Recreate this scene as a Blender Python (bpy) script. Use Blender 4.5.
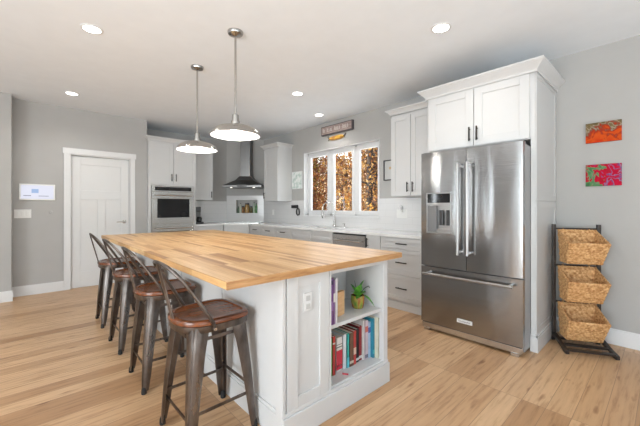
import bpy, bmesh, math, random
from mathutils import Vector, Matrix
for o in list(bpy.data.objects): bpy.data.objects.remove(o)
C = bpy.context.scene.collection
R = math.radians
random.seed(7)

# ------------------------------------------------------------ camera, world, sun, window light, exposure
sc = bpy.context.scene
cd = bpy.data.cameras.new('camera'); cam = bpy.data.objects.new('camera', cd); C.objects.link(cam)
cd.sensor_width = 36; cd.lens = 18.0; cd.clip_start = .02; cd.clip_end = 200
cam.location = (0, 0, 1.245)
cam.rotation_euler = (R(90), 0, -math.atan2(320, 348))
cd.shift_y = -6/640
sc.camera = cam
sc.view_settings.view_transform = 'Standard'; sc.view_settings.look = 'None'
sc.view_settings.gamma = 1; sc.view_settings.use_curve_mapping = False
sc.view_settings.exposure = 0.12
w = bpy.data.worlds.new('world'); sc.world = w; w.use_nodes = True
nt = w.node_tree; bg = nt.nodes['Background']
sky = nt.nodes.new('ShaderNodeTexSky'); sky.sky_type = 'NISHITA'; sky.sun_disc = False
sky.sun_elevation = R(28); sky.sun_rotation = R(60); sky.altitude = 100
nt.links.new(sky.outputs[0], bg.inputs[0]); bg.inputs[1].default_value = .2
sd = bpy.data.lights.new('sun', 'SUN'); sd.energy = 14; sd.angle = R(.6); sd.color = (1, .93, .82)
sun = bpy.data.objects.new('sun', sd); C.objects.link(sun); sun.location = (10, 12, 12)
sun.rotation_euler = Vector((.55, -.45, -.50)).to_track_quat('-Z', 'Y').to_euler()
def area(name, loc, d, sx, sy, e, col=(1, 1, 1), spread=180):
    l = bpy.data.lights.new(name, 'AREA'); l.shape = 'RECTANGLE'; l.size = sx; l.size_y = sy; l.energy = e; l.color = col; l.spread = R(spread)
    o = bpy.data.objects.new(name, l); C.objects.link(o); o.location = loc
    o.rotation_euler = Vector(d).to_track_quat('-Z', 'Y').to_euler(); return o
# daylight entering through the big openings behind the camera, plus two added strip lamps
DAY = (.88, .95, 1)
area('daylight_left_a', (-3.98, .1, 1.3), (1, .2, 0), 2.8, 2.1, 180, DAY)
area('fridge_streak_lamp_a', (-3.98, 3.72, 1.4), (1, 0, 0), .13, 2.1, 16, DAY)  # added strip lamp, puts a bright vertical streak on the refrigerator doors
area('fridge_streak_lamp_b', (-3.98, 5.22, 1.4), (1, 0, 0), .13, 2.1, 16, DAY)  # second added strip lamp, for the other refrigerator streak
area('daylight_front_a', (-1.6, -3.38, 1.3), (0, 1, 0), 2.3, 2.1, 18, DAY)
area('daylight_front_b', (1.9, -3.38, 1.3), (0, 1, 0), 2.3, 2.1, 8, DAY)
# added upward fill lamps outside the same openings, to brighten the ceiling
area('ceiling_fill_left', (-4.15, -.15, .6), (1, .25, .95), 2.3, 1.2, 72, DAY, 100)
area('ceiling_fill_front_a', (-1.6, -3.55, .6), (.15, 1, .95), 2.3, 1.2, 72, DAY, 100)
area('ceiling_fill_front_b', (1.9, -3.55, .6), (-.15, 1, .95), 2.3, 1.2, 45, DAY, 100)
area('daylight_kitchen_window', (4.16, 3.83, 1.68), (-1, 0, 0), 1.7, 1.05, 14, (.95, .98, 1))

# ------------------------------------------------------------ materials
def M(name, col, rough=.5, metal=0, spec=None):
    m = bpy.data.materials.new(name); m.use_nodes = True; b = m.node_tree.nodes['Principled BSDF']
    b.inputs['Base Color'].default_value = (*col, 1); b.inputs['Roughness'].default_value = rough
    b.inputs['Metallic'].default_value = metal
    if spec is not None: b.inputs['Specular IOR Level'].default_value = spec
    return m
def N(m, t, **kw):
    n = m.node_tree.nodes.new(t)
    for k, v in kw.items():
        if k.startswith('i_'): n.inputs[k[2:].replace('_', ' ')].default_value = v
        else: setattr(n, k, v)
    return n
def L(m, a, b): m.node_tree.links.new(a, b)
def B(m): return m.node_tree.nodes['Principled BSDF']
def coords(m, scale=(1, 1, 1), rot=(0, 0, 0)):
    tc = N(m, 'ShaderNodeTexCoord'); mp = N(m, 'ShaderNodeMapping')
    mp.inputs['Scale'].default_value = scale; mp.inputs['Rotation'].default_value = rot
    L(m, tc.outputs['Object'], mp.inputs['Vector']); return mp.outputs[0]
def ramp(m, stops, fac, interp='LINEAR'):
    r = N(m, 'ShaderNodeValToRGB'); cr = r.color_ramp; cr.interpolation = interp
    while len(cr.elements) < len(stops): cr.elements.new(.5)
    for e, (p, c) in zip(cr.elements, stops): e.position = p; e.color = (*c, 1)
    L(m, fac, r.inputs[0]); return r.outputs[0]
def mix(m, a, b, fac, bt='MIX'):
    x = N(m, 'ShaderNodeMix', data_type='RGBA', blend_type=bt)
    for s, v in ((x.inputs['A'], a), (x.inputs['B'], b), (x.inputs['Factor'], fac)):
        if isinstance(v, (int, float)): s.default_value = v
        elif isinstance(v, tuple): s.default_value = (*v, 1)
        else: L(m, v, s)
    return x.outputs['Result']
def bump(m, h, st=.2, dist=.01):
    b = N(m, 'ShaderNodeBump'); b.inputs['Strength'].default_value = st; b.inputs['Distance'].default_value = dist
    L(m, h, b.inputs['Height']); L(m, b.outputs[0], B(m).inputs['Normal'])
def noise(m, v, scale, detail=3, rough=.5):
    n = N(m, 'ShaderNodeTexNoise'); n.inputs['Scale'].default_value = scale; n.inputs['Detail'].default_value = detail
    n.inputs['Roughness'].default_value = rough; L(m, v, n.inputs['Vector']); return n.outputs[0]
def painted(name, col, rough=.55, var=.03, sc_=6):
    m = M(name, col, rough); n = noise(m, coords(m), sc_)
    c2 = tuple(c*(1-var) for c in col); L(m, ramp(m, [(.3, c2), (.7, col)], n), B(m).inputs['Base Color']); return m

WALL = painted('wall_paint', (.42, .415, .402), .8); CEIL = painted('ceiling_paint', (.79, .825, .855), .9)
TRIM = painted('trim_paint', (.70, .705, .705), .4, .02); CAB = painted('cabinet_paint', (.58, .583, .58), .38, .02)
DOORP = painted('door_paint', (.66, .665, .66), .4, .02)
QUARTZ = painted('white_quartz', (.80, .80, .79), .12, .06, 18)
BLACK = painted('black_metal', (.02, .02, .022), .4, .2); DARKP = painted('dark_plastic', (.03, .03, .032), .3, .2)
HANDLE = painted('bronze_pull', (.05, .045, .04), .35, .2); B(HANDLE).inputs['Metallic'].default_value = .8
PLASTIC = painted('white_plastic', (.78, .78, .76), .35, .02)
def steel(name, col=(.60, .60, .595), rough=.26, stretch=(1, 1, 160), st=.03, wav=0):
    m = M(name, col, rough, 1); v = coords(m, stretch); n = noise(m, v, 3, 4)
    L(m, ramp(m, [(.3, tuple(c*.88 for c in col)), (.7, col)], n), B(m).inputs['Base Color'])
    if wav:
        v2 = coords(m, (3.2, 1, .5)); n2 = noise(m, v2, 1.6, 1)
        ad = N(m, 'ShaderNodeMath', operation='MULTIPLY_ADD'); sm = N(m, 'ShaderNodeMath', operation='MULTIPLY'); L(m, n, sm.inputs[0]); sm.inputs[1].default_value = .22; L(m, n2, ad.inputs[0]); ad.inputs[1].default_value = wav; L(m, sm.outputs[0], ad.inputs[2])
        bump(m, ad.outputs[0], st, .01)
    else: bump(m, n, st, .002)
    return m
STEEL = steel('brushed_steel', (.38, .382, .385), .17, (1, 1, 160), .16, 4.5)

STEEL2 = steel('satin_steel', (.62, .615, .6)); CHROME = steel('nickel', (.72, .71, .69), .16)
NICKEL = steel('brushed_nickel', (.46, .45, .43), .24); BARSTEEL = steel('handle_steel', (.42, .415, .41), .32); HOODS = steel('hood_steel', (.20, .198, .195), .36)
GLASSK = painted('black_glass', (.015, .015, .016), .06, .1)

def floor_mat():
    m = M('oak_planks', (.5, .35, .2), .36); v = coords(m)
    br = N(m, 'ShaderNodeTexBrick', offset=.37, offset_frequency=1)
    for k, x in (('Scale', 1), ('Mortar Size', .0012), ('Mortar Smooth', .2), ('Brick Width', 1.45), ('Row Height', .128), ('Bias', 0)): br.inputs[k].default_value = x
    br.inputs['Color1'].default_value = (0, 0, 0, 1); br.inputs['Color2'].default_value = (1, 1, 1, 1); br.inputs['Mortar'].default_value = (.5, .5, .5, 1)
    L(m, v, br.inputs['Vector'])
    base = ramp(m, [(0, (.39, .222, .110)), (.35, (.52, .325, .178)), (.7, (.61, .405, .235)), (1, (.44, .262, .135))], br.outputs['Color'])
    # long grain, shifted from plank to plank
    sh = N(m, 'ShaderNodeVectorMath', operation='MULTIPLY_ADD'); L(m, br.outputs['Color'], sh.inputs[0]); sh.inputs[1].default_value = (7, 3, 0); L(m, v, sh.inputs[2])
    mp = N(m, 'ShaderNodeMapping'); mp.inputs['Scale'].default_value = (1.3, 17, 1); L(m, sh.outputs[0], mp.inputs[0])
    g = noise(m, mp.outputs[0], 2.2, 7, .62)
    c = mix(m, base, ramp(m, [(.30, (.50, .36, .24)), (.48, (.95, .93, .9)), (.7, (1.12, 1.1, 1.08))], g), .75, 'MULTIPLY')
    mp2 = N(m, 'ShaderNodeMapping'); mp2.inputs['Scale'].default_value = (2.2, 9, 1); L(m, sh.outputs[0], mp2.inputs[0])
    k = noise(m, mp2.outputs[0], 1.7, 2)
    c = mix(m, c, ramp(m, [(.25, (.42, .28, .18)), (.36, (1, 1, 1))], k), .8, 'MULTIPLY')
    c = mix(m, c, (.20, .12, .07), br.outputs['Fac'])
    L(m, c, B(m).inputs['Base Color']); bump(m, g, .05, .002); return m
FLOOR = floor_mat()
def butcher():
    m = M('butcher_block', (.6, .4, .2), .38); v = coords(m, (1, 1, 1), (0, 0, R(90)))
    br = N(m, 'ShaderNodeTexBrick', offset=.43, offset_frequency=1)
    for k, x in (('Scale', 1), ('Mortar Size', .0006), ('Brick Width', .46), ('Row Height', .036), ('Bias', 0)): br.inputs[k].default_value = x
    br.inputs['Color1'].default_value = (0, 0, 0, 1); br.inputs['Color2'].default_value = (1, 1, 1, 1); br.inputs['Mortar'].default_value = (.4, .4, .4, 1)
    L(m, v, br.inputs['Vector'])
    base = ramp(m, [(0, (.30, .14, .05)), (.14, (.48, .265, .105)), (.4, (.58, .355, .155)), (.8, (.66, .44, .22)), (1, (.52, .295, .115))], br.outputs['Color'])
    sh = N(m, 'ShaderNodeVectorMath', operation='MULTIPLY_ADD'); L(m, br.outputs['Color'], sh.inputs[0]); sh.inputs[1].default_value = (5, 2, 0); L(m, v, sh.inputs[2])
    mp = N(m, 'ShaderNodeMapping'); mp.inputs['Scale'].default_value = (2.5, 45, 20); L(m, sh.outputs[0], mp.inputs[0])
    g = noise(m, mp.outputs[0], 2, 5, .6)
    c = mix(m, base, ramp(m, [(.3, (.72, .6, .48)), (.6, (1.05, 1.05, 1.05))], g), .6, 'MULTIPLY')
    c = mix(m, c, (.3, .16, .07), br.outputs['Fac'])
    L(m, c, B(m).inputs['Base Color']); return m
BUTCH = butcher()
def edge_wood():
    m = M('butcher_edge', (.45, .24, .1), .4); g = noise(m, coords(m, (3, 20, 30)), 2.5, 5, .6)
    L(m, ramp(m, [(.3, (.33, .155, .055)), (.5, (.44, .235, .095)), (.7, (.52, .30, .13))], g), B(m).inputs['Base Color']); return m
EDGEW = edge_wood()
def wood(name, a, b, rough=.4, sc_=(1.5, 14, 14), st=.08):
    m = M(name, b, rough); g = noise(m, coords(m, sc_), 3, 6, .6)
    L(m, ramp(m, [(.3, a), (.65, b)], g), B(m).inputs['Base Color']); bump(m, g, st, .002); return m
SEAT = wood('walnut_seat', (.06, .020, .010), (.20, .062, .022), .24, (2, 16, 16))
DARKW = wood('espresso_wood', (.012, .009, .008), (.035, .026, .022), .35)
PINE = wood('light_wood', (.52, .30, .14), (.68, .43, .22), .5)
SIGNW = wood('weathered_sign_wood', (.26, .19, .17), (.44, .34, .31), .7, (3, 3, 20))
def gunmetal():
    m = M('gunmetal', (.2, .19, .18), .3, 1); v = coords(m, (1, 1, .35)); n = noise(m, v, 9, 5, .6)
    L(m, ramp(m, [(.3, (.065, .052, .045)), (.5, (.15, .128, .115)), (.75, (.28, .26, .25))], n), B(m).inputs['Base Color'])
    L(m, ramp(m, [(.3, (.42,)*3), (.7, (.27,)*3)], n), B(m).inputs['Roughness']); return m
GUN = gunmetal(); RUB = painted('rubber', (.015, .015, .015), .8)
def emis(name, col, e):
    m = M(name, (.03, .03, .03) if 'lit_s' in name or 'lit_b' == name[:5] and 'blue' in name or 'grey' in name else (.8, .8, .8)); b = B(m); b.inputs['Emission Color'].default_value = (*col, 1); b.inputs['Emission Strength'].default_value = e; return m
BULB = emis('lit_bulb', (1, .96, .9), 14); LENS = emis('lit_downlight', (1, .97, .92), 7)
ENAMEL = painted('white_enamel', (.9, .89, .87), .3, .02)
def tile():
    m = M('backsplash_tile', (.68, .68, .68), .13); tc = N(m, 'ShaderNodeTexCoord')
    br = N(m, 'ShaderNodeTexBrick')
    for k, x in (('Scale', 1), ('Mortar Size', .0016), ('Brick Width', .30), ('Row Height', .10)): br.inputs[k].default_value = x
    L(m, tc.outputs['UV'], br.inputs['Vector'])
    c = mix(m, (.70, .70, .70), (.60, .60, .60), br.outputs['Fac']); L(m, c, B(m).inputs['Base Color'])
    iv = N(m, 'ShaderNodeMath', operation='SUBTRACT'); iv.inputs[0].default_value = 1; L(m, br.outputs['Fac'], iv.inputs[1]); bump(m, iv.outputs[0], .2, .002); return m
TILE = tile()
def pane():
    m = M('window_glass', (1, 1, 1), 0); nt = m.node_tree; nt.nodes.remove(B(m))
    t = nt.nodes.new('ShaderNodeBsdfTransparent'); g = nt.nodes.new('ShaderNodeBsdfGlossy'); g.inputs['Roughness'].default_value = .02
    mx = nt.nodes.new('ShaderNodeMixShader'); mx.inputs[0].default_value = .05
    L(m, t.outputs[0], mx.inputs[1]); L(m, g.outputs[0], mx.inputs[2]); L(m, mx.outputs[0], nt.nodes['Material Output'].inputs[0]); return m
PANE = pane()

# ------------------------------------------------------------ mesh helpers
class MB:
    def __init__(s): s.b = bmesh.new(); s.uvf = []
    def box(s, x0, y0, z0, x1, y1, z1, bev=0):
        x0, x1 = sorted((x0, x1)); y0, y1 = sorted((y0, y1)); z0, z1 = sorted((z0, z1))
        r = bmesh.ops.create_cube(s.b, size=1); v = r['verts']
        for p in v: p.co = ((x0+x1)/2+p.co.x*(x1-x0), (y0+y1)/2+p.co.y*(y1-y0), (z0+z1)/2+p.co.z*(z1-z0))
        if bev: bmesh.ops.bevel(s.b, geom=list({e for p in v for e in p.link_edges}), offset=bev, segments=2, affect='EDGES', profile=.5)
        return s
    def loft(s, rings, cap=True, closed=True):
        vs = [[s.b.verts.new(p) for p in r] for r in rings]; n = len(vs[0])
        for a, b in zip(vs, vs[1:]):
            for i in range(n if closed else n-1):
                j = (i+1) % n
                try: s.b.faces.new((a[i], a[j], b[j], b[i]))
                except ValueError: pass
        if cap and closed: s.b.faces.new(vs[0][::-1]); s.b.faces.new(vs[-1])
        return s
    def prism(s, poly, z0, z1): return s.loft([[(x, y, z0) for x, y in poly], [(x, y, z1) for x, y in poly]])
    def tube(s, pts, r, n=8):
        pts = [Vector(p) for p in pts]; rs = r if isinstance(r, (list, tuple)) else [r]*len(pts)
        t0 = (pts[1]-pts[0]).normalized(); up = Vector((0, 0, 1)) if abs(t0.z) < .9 else Vector((1, 0, 0))
        nr = t0.cross(up).normalized(); rings = []
        for i, p in enumerate(pts):
            t = ((pts[min(i+1, len(pts)-1)]-p).normalized()+(p-pts[max(i-1, 0)]).normalized()).normalized()
            nr = (nr-t*nr.dot(t)).normalized(); bi = t.cross(nr)
            rings.append([p+(nr*math.cos(a)+bi*math.sin(a))*rs[i] for a in [2*math.pi*k/n for k in range(n)]])
        return s.loft(rings)
    def lathe(s, prof, n=32, c=(0, 0, 0)):
        rings = [[(c[0]+max(r, .0004)*math.cos(2*math.pi*k/n), c[1]+max(r, .0004)*math.sin(2*math.pi*k/n), c[2]+z) for k in range(n)] for r, z in prof]
        return s.loft(rings)
    def bar(s, a, b, wd, th):   # flat bar between two points, width wd horizontal/side, thickness th
        a, b = Vector(a), Vector(b); t = (b-a).normalized(); up = Vector((0, 0, 1)) if abs(t.z) < .9 else Vector((1, 0, 0))
        u = t.cross(up).normalized(); v = u.cross(t)
        return s.loft([[p+u*x+v*y for x, y in ((-th/2, -wd/2), (th/2, -wd/2), (th/2, wd/2), (-th/2, wd/2))] for p in (a, b)])
    def build(s, name, mat, parent=None, smooth=False, bevel=0, **tags):
        bmesh.ops.recalc_face_normals(s.b, faces=s.b.faces)
        me = bpy.data.meshes.new(name); s.b.to_mesh(me); s.b.free()
        mats = mat if isinstance(mat, (list, tuple)) else [mat]
        for m in mats: me.materials.append(m)
        if smooth:
            for p in me.polygons: p.use_smooth = True
        o = bpy.data.objects.new(name, me); C.objects.link(o)
        if parent: o.parent = parent
        if bevel:
            md = o.modifiers.new('bevel', 'BEVEL'); md.width = bevel; md.segments = 2; md.limit_method = 'ANGLE'; md.angle_limit = R(40)
        elif smooth:
            md = o.modifiers.new('edges', 'EDGE_SPLIT'); md.split_angle = R(40)
        for k, v in tags.items(): o[k] = v
        return o
def thing(name, label, cat, loc=(0, 0, 0), rz=0, group=None):
    o = bpy.data.objects.new(name, None); C.objects.link(o); o.location = loc; o.rotation_euler = (0, 0, rz); o.empty_display_size = .1
    o['label'] = label; o['category'] = cat
    if group: o['group'] = group
    return o
def tag(o, label, cat, group=None):
    o['label'] = label; o['category'] = cat
    if group: o['group'] = group
    return o
def at(o, loc, rz=0): o.location = loc; o.rotation_euler = (0, 0, rz); return o
def dup(o, loc=None, rz=None, label=None):
    def cp(a, par):
        c = a.copy(); C.objects.link(c)
        if par: c.parent = par
        for ch in a.children: cp(ch, c)
        return c
    r = cp(o, None)
    if loc: r.location = loc
    if rz is not None: r.rotation_euler = (0, 0, rz)
    if label: r['label'] = label
    return r
def struct(name, mb, mat, **k): return mb.build(name, mat, kind='structure', **k)

# ------------------------------------------------------------ room shell
H = 2.74; XW = 3.93; YD = 6.12; YO = 6.73; XL = -3.9; YF = -3.3
WY0, WY1, WZ0, WZ1 = 2.945, 4.72, 1.085, 2.27
struct('floor', MB().box(XL-.1, YF-.1, -.1, XW+.16, YO+.1, 0), FLOOR)
struct('ceiling', MB().box(XL-.1, YF-.1, H, XW+.16, YO+.1, H+.1), CEIL)
b = MB()
b.box(XW, YF, 0, XW+.16, WY0, H); b.box(XW, WY1, 0, XW+.16, YO+.1, H); b.box(XW, WY0, 0, XW+.16, WY1, WZ0); b.box(XW, WY0, WZ1, XW+.16, WY1, H)
struct('wall_right', b, WALL)
struct('wall_back', MB().box(1.55, YO, 0, XW, YO+.12, H), WALL)
r2 = math.sqrt(.5)
# diagonal corner wall with a tiled niche; local x along the wall, local y into the wall
DC = (3.63, 6.43); NX0, NX1, NZ0, NZ1 = -.20, .28, 1.11, 1.402
b = MB(); hw = .424
b.box(-hw, 0, 0, NX0, .1, H); b.box(NX1, 0, 0, hw, .1, H); b.box(NX0, 0, 0, NX1, .1, NZ0); b.box(NX0, 0, NZ1, NX1, .1, H); b.box(NX0, .085, NZ0, NX1, .1, NZ1)
at(struct('wall_corner', b, WALL), (*DC, 0), R(-45))
DX0, DX1, DZ = .495, 1.29, 2.05
b = MB(); b.box(-.15, YD, 0, DX0, YD+.12, H); b.box(DX1, YD, 0, 1.55, YD+.12, H); b.box(DX0, YD, DZ, DX1, YD+.12, H); b.box(1.45, YD+.12, 0, 1.55, YO+.12, H)
struct('wall_left', b, WALL)
struct('wall_far_left', MB().box(XL, 5.88, 0, -.14, 6.24, H), WALL)
def wall_open(name, axis, c, lo, hi, opens):
    b = MB(); e = lo
    def bx(a0, a1, z0, z1):
        if axis == 'x': b.box(c-.1, a0, z0, c, a1, z1)
        else: b.box(a0, c-.1, z0, a1, c, z1)
    for a0, a1 in opens:
        bx(e, a0, 0, H); bx(a0, a1, 0, .25); bx(a0, a1, 2.4, H); e = a1
    bx(e, hi, 0, H); return struct(name, b, WALL)
wall_open('wall_side', 'x', XL, YF, 5.88, [(-1.3, 1.5), (3.65, 3.79), (5.15, 5.29)])  # the two narrow slots are added to let the refrigerator streak lamps in
wall_open('wall_front', 'y', YF, XL, XW, [(-2.8, -.4), (.7, 3.1)])
def base(name, pts, n):     # baseboard run along (x0,y0)->(x1,y1), n = room-side normal
    (x0, y0), (x1, y1) = pts; b = MB()
    for th, z0, z1 in ((.014, 0, .12), (.009, .12, .14)):
        b.box(x0, y0, z0, x1+n[0]*th, y1+n[1]*th, z1) if n[0] == 0 or x0 == x1 else None
    return struct(name, b, TRIM)
base('baseboard_left', ((-.14, YD), (.42, YD)), (0, -1)); base('baseboard_far_left', ((XL, 5.88), (-.126, 5.88)), (0, -1))
base('baseboard_right', ((XW, YF), (XW, .76)), (-1, 0)); base('baseboard_side', ((XL, YF), (XL, 5.87)), (1, 0))
base('baseboard_door', ((1.365, YD), (1.55, YD)), (0, -1))

# door with casing
b = MB()
for x0, x1 in ((.418, .498), (1.288, 1.364)): b.box(x0, YD-.018, 0, x1, YD, 2.05); b.box(x0, YD-.024, 0, x0+.02 if x0 < 1 else x1-.056, YD, 2.05)
b.box(.405, YD-.022, 2.05, 1.377, YD, 2.135); b.box(.498, YD, 0, .508, YD+.12, 2.05); b.box(1.278, YD, 0, 1.288, YD+.12, 2.05); b.box(.498, YD, 2.035, 1.288, YD+.12, 2.05)
struct('trim_1', b, TRIM, bevel=.002)
d1 = bpy.data.objects.new('door_1', None); C.objects.link(d1); d1['kind'] = 'structure'; d1.location = (.51, YD+.03, .001)
b = MB(); W_, H_ = .766, 2.022
b.box(0, .012, 0, W_, .035, H_)
for x0, x1 in ((0, .115), (W_-.115, W_)): b.box(x0, 0, 0, x1, .013, H_)
for z0, z1 in ((0, .24), (1.36, 1.50), (1.90, H_)): b.box(.115, 0, z0, W_-.115, .013, z1)
b.box(W_/2-.055, 0, .24, W_/2+.055, .013, 1.36)
b.build('door_leaf', DOORP, d1, bevel=.003)
b = MB(); b.tube([(.70, 0, 1.0), (.70, -.006, 1.0)], .03, 20); b.tube([(.70, -.004, 1.0), (.70, -.05, 1.0)], .010); b.tube([(.705, -.05, 1.0), (.64, -.052, 1.0), (.585, -.047, .997)], [.010, .008, .006])
b.build('door_handle', CHROME, d1, smooth=True)

# kitchen window: opening return, frame, three casement sashes
w1 = bpy.data.objects.new('window_1', None); C.objects.link(w1); w1['kind'] = 'structure'; w1.location = (XW+.09, (WY0+WY1)/2, WZ0)
def wl(x): return x-(XW+.09)
b = MB(); hwy = (WY1-WY0)/2; hz = WZ1-WZ0
b.box(-.002, -hwy, 0, .07, hwy, .045); b.box(-.002, -hwy, hz-.035, .07, hwy, hz); b.box(-.002, -hwy, 0, .07, -hwy+.03, hz); b.box(-.002, hwy-.03, 0, .07, hwy, hz)
for y in (4.08, 3.49): yy = y-(WY0+WY1)/2; b.box(-.002, yy-.022, 0, .07, yy+.022, hz)
b.build('window_frame', TRIM, w1, bevel=.002)
b = MB()
b.box(-.10, -hwy-.0, -.004, -.002, -hwy+.006, hz); b.box(-.10, hwy-.006, 0, -.002, hwy, hz); b.box(-.10, -hwy, hz-.006, -.002, hwy, hz); b.box(-.115, -hwy-.015, -.018, -.002, hwy+.015, .006)
b.build('window_return', TRIM, w1, bevel=.001)
for y0, y1 in ((4.10, 4.68), (3.51, 4.06), (2.98, 3.47)):
    m0 = (WY0+WY1)/2; a0, a1 = y0-m0, y1-m0; b = MB(); t = .062
    b.box(-.012, a0, .048, .035, a0+t, hz-.037); b.box(-.012, a1-t, .048, .035, a1, hz-.037); b.box(-.012, a0+t, .048, .035, a1-t, .048+.05); b.box(-.012, a0+t, hz-.087, .035, a1-t, hz-.037)
    s_ = b.build('window_sash', TRIM, w1, bevel=.003)
    MB().box(.008, a0+t-.004, .09, .014, a1-t+.004, hz-.08).build('pane', PANE, s_)
# backsplash tile (mesh with UVs in metres)
def uvbox(name, x0, z0, x1, z1, th, rects=None):
    me = bpy.data.meshes.new(name); bm = bmesh.new(); uv = bm.loops.layers.uv.new('UVMap')
    for (a0, c0, a1, c1) in (rects or [(x0, z0, x1, z1)]):
        r = bmesh.ops.create_cube(bm, size=1)
        for p in r['verts']: p.co = ((a0+a1)/2+p.co.x*(a1-a0), -th/2+p.co.y*th, (c0+c1)/2+p.co.z*(c1-c0))
    for f in bm.faces:
        for l in f.loops: l[uv].uv = (l.vert.co.x, l.vert.co.z)
    bm.to_mesh(me); bm.free(); me.materials.append(TILE); o = bpy.data.objects.new(name, me); C.objects.link(o); o['kind'] = 'structure'; return o
ZT = 1.372
o = uvbox('trim_2', 0, 0, 0, 0, .008, [(0, .912, 1.41, ZT), (1.41, .912, 3.185, 1.066), (3.185, .912, 4.36, ZT)]); at(o, (XW, 6.13, 0), R(-90))
o = uvbox('trim_3', 0, .912, 3.33-2.37, ZT, .008); at(o, (2.37, YO, 0))
hd = .42
o = uvbox('trim_4', 0, 0, 0, 0, .008, [(-hd, .912, NX0, 1.50), (NX1, .912, hd, 1.50), (NX0, .912, NX1, NZ0), (NX0, NZ1, NX1, 1.50)]); at(o, (*DC, 0), R(-45))

# ------------------------------------------------------------ cabinets
def pull(mb_parent, x, z, ln, horiz=False, y=-.02):
    b = MB(); h = ln/2
    if horiz:
        b.tube([(x-h, y-.028, z), (x+h, y-.028, z)], .0075, 10)
        for s in (-.7, .7): b.tube([(x+s*h, y, z), (x+s*h, y-.028, z)], .005, 8)
    else:
        b.tube([(x, y-.028, z-h), (x, y-.028, z+h)], .0075, 10)
        for s in (-.7, .7): b.tube([(x, y, z+s*h), (x, y-.028, z+s*h)], .005, 8)
    return b.build('handle', HANDLE, mb_parent, smooth=True)
def shaker(name, par, x0, z0, x1, z1, rail=.062, y=0, mat=CAB, flat=False):
    b = MB(); th = .020
    if flat or (z1-z0) < .13: b.box(x0, y-th, z0, x1, y, z1)
    else:
        b.box(x0+rail-.004, y-.011, z0+rail-.004, x1-rail+.004, y, z1-rail+.004)
        b.box(x0, y-th, z0, x0+rail, y, z1); b.box(x1-rail, y-th, z0, x1, y, z1)
        b.box(x0+rail, y-th, z0, x1-rail, y, z0+rail); b.box(x0+rail, y-th, z1-rail, x1-rail, y, z1)
    return b.build(name, mat, par, bevel=.0018)
def crown(par, segs, z0, h=.07, out=.055):     # segs: list of polyline points (outer profile path) with outward side on the right-hand
    prof = [(0, 0), (.010, 0), (.012, .018), (.030, .040), (out, h-.014), (out, h), (0, h)]
    pts = [Vector((x, y, 0)) for x, y in segs]; rings = []
    for i, p in enumerate(pts):
        def nrm(a, b): d = (b-a).normalized(); return Vector((d.y, -d.x, 0))
        if i == 0: nn = nrm(pts[0], pts[1]); k = 1
        elif i == len(pts)-1: nn = nrm(pts[-2], pts[-1]); k = 1
        else:
            n1, n2 = nrm(pts[i-1], p), nrm(p, pts[i+1]); nn = (n1+n2).normalized(); k = 1/max(.3, nn.dot(n1))
        rings.append([(p.x+nn.x*o*k, p.y+nn.y*o*k, z0+z) for o, z in prof])
    return MB().loft(rings).build('crown_moulding', CAB, par, bevel=.001)
RW = R(-90)   # cabinets on the window wall face -X
def wcab(name, label, y1, y0, z0, z1, xf, doors, rz=RW, depth=None, crown_sides='LR', origin=None, wd=None, zc=.07):
    """wall cabinet; origin is at its left front bottom corner"""
    wd = wd or (y1-y0); depth = depth or (XW-xf)
    t = thing(name, label, 'cabinet', origin or (xf, y1, z0), rz); h = z1-z0
    MB().box(0, 0, 0, wd, depth-.002, h).build('body', CAB, t, bevel=.002)
    for (a0, a1, hs) in doors:
        d = shaker('door', t, a0, .006, a1, h-.03)
        if hs: pull(d, a0+.035 if hs == 'L' else a1-.035, .115, .125)
    p = []
    if 'L' in crown_sides: p.append((-.001, depth-.002))
    p += [(-.001, -.021), (wd+.001, -.021)]
    if 'R' in crown_sides: p.append((wd+.001, depth-.002))
    crown(t, p, h-.002, zc); return t
# tall wall cabinet right of the window
t = wcab('wall_cabinet', 'white two-door wall cabinet between the window and the refrigerator', 2.50, 1.852, 1.385, 2.455, 3.60, [(.004, .295, 'R'), (.301, .59, 'L')], crown_sides='L')
# cabinet right of the hood
t = wcab('wall_cabinet', 'white single-door wall cabinet between the range hood and the window', 5.59, 5.10, 1.36, 2.42, 3.60, [(.004, .486, 'L')])
# cabinet left of hood
t = wcab('wall_cabinet', 'white single-door wall cabinet between the ovens and the range hood', 0, 0, 1.385, 2.40, 0, [(.004, .476, 'R')], rz=0, origin=(2.375, 6.40, 1.385), wd=.48, depth=.33, crown_sides='R')

# oven tower
OX, OY = 1.555, 6.05
ot = thing('oven_cabinet', 'tall white oven cabinet with two upper doors beside the white door', 'cabinet', (OX, OY, 0), 0); OW = .815
b = MB(); b.box(0, 0, .1, .04, .66, 2.40); b.box(OW-.04, 0, .1, OW, .66, 2.40); b.box(.04, 0, 1.625, OW-.04, .66, 2.40); b.box(.04, 0, .1, OW-.04, .66, .345); b.box(.04, .62, .345, OW-.04, .66, 1.625); b.box(.0, .06, 0, OW, .6, .1)
b.build('body', CAB, ot, bevel=.002)
for a0, a1, hs in ((.006, OW/2-.003, 'R'), (OW/2+.003, OW-.006, 'L')):
    d = shaker('door', ot, a0, 1.655, a1, 2.375); pull(d, a1-.035 if hs == 'R' else a0+.035, 1.77, .13)
d = shaker('drawer', ot, .006, .11, OW-.006, .34); pull(d, OW/2, .27, .16, True)
crown(ot, [(-.001, .05), (-.001, -.021), (OW+.001, -.021), (OW+.001, .24)], 2.398)
ov = thing('double_wall_oven', 'stainless steel double wall oven with black glass windows in the tall cabinet', 'oven', (OX+.045, OY, .35), 0); VW = OW-.09
MB().box(.003, .0, 0, VW-.003, .58, 1.27).build('body', STEEL2, ov)
b = MB(); b.box(0, -.028, 1.165, VW, 0, 1.27); b.build('control_panel', STEEL2, ov, bevel=.003)
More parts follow.
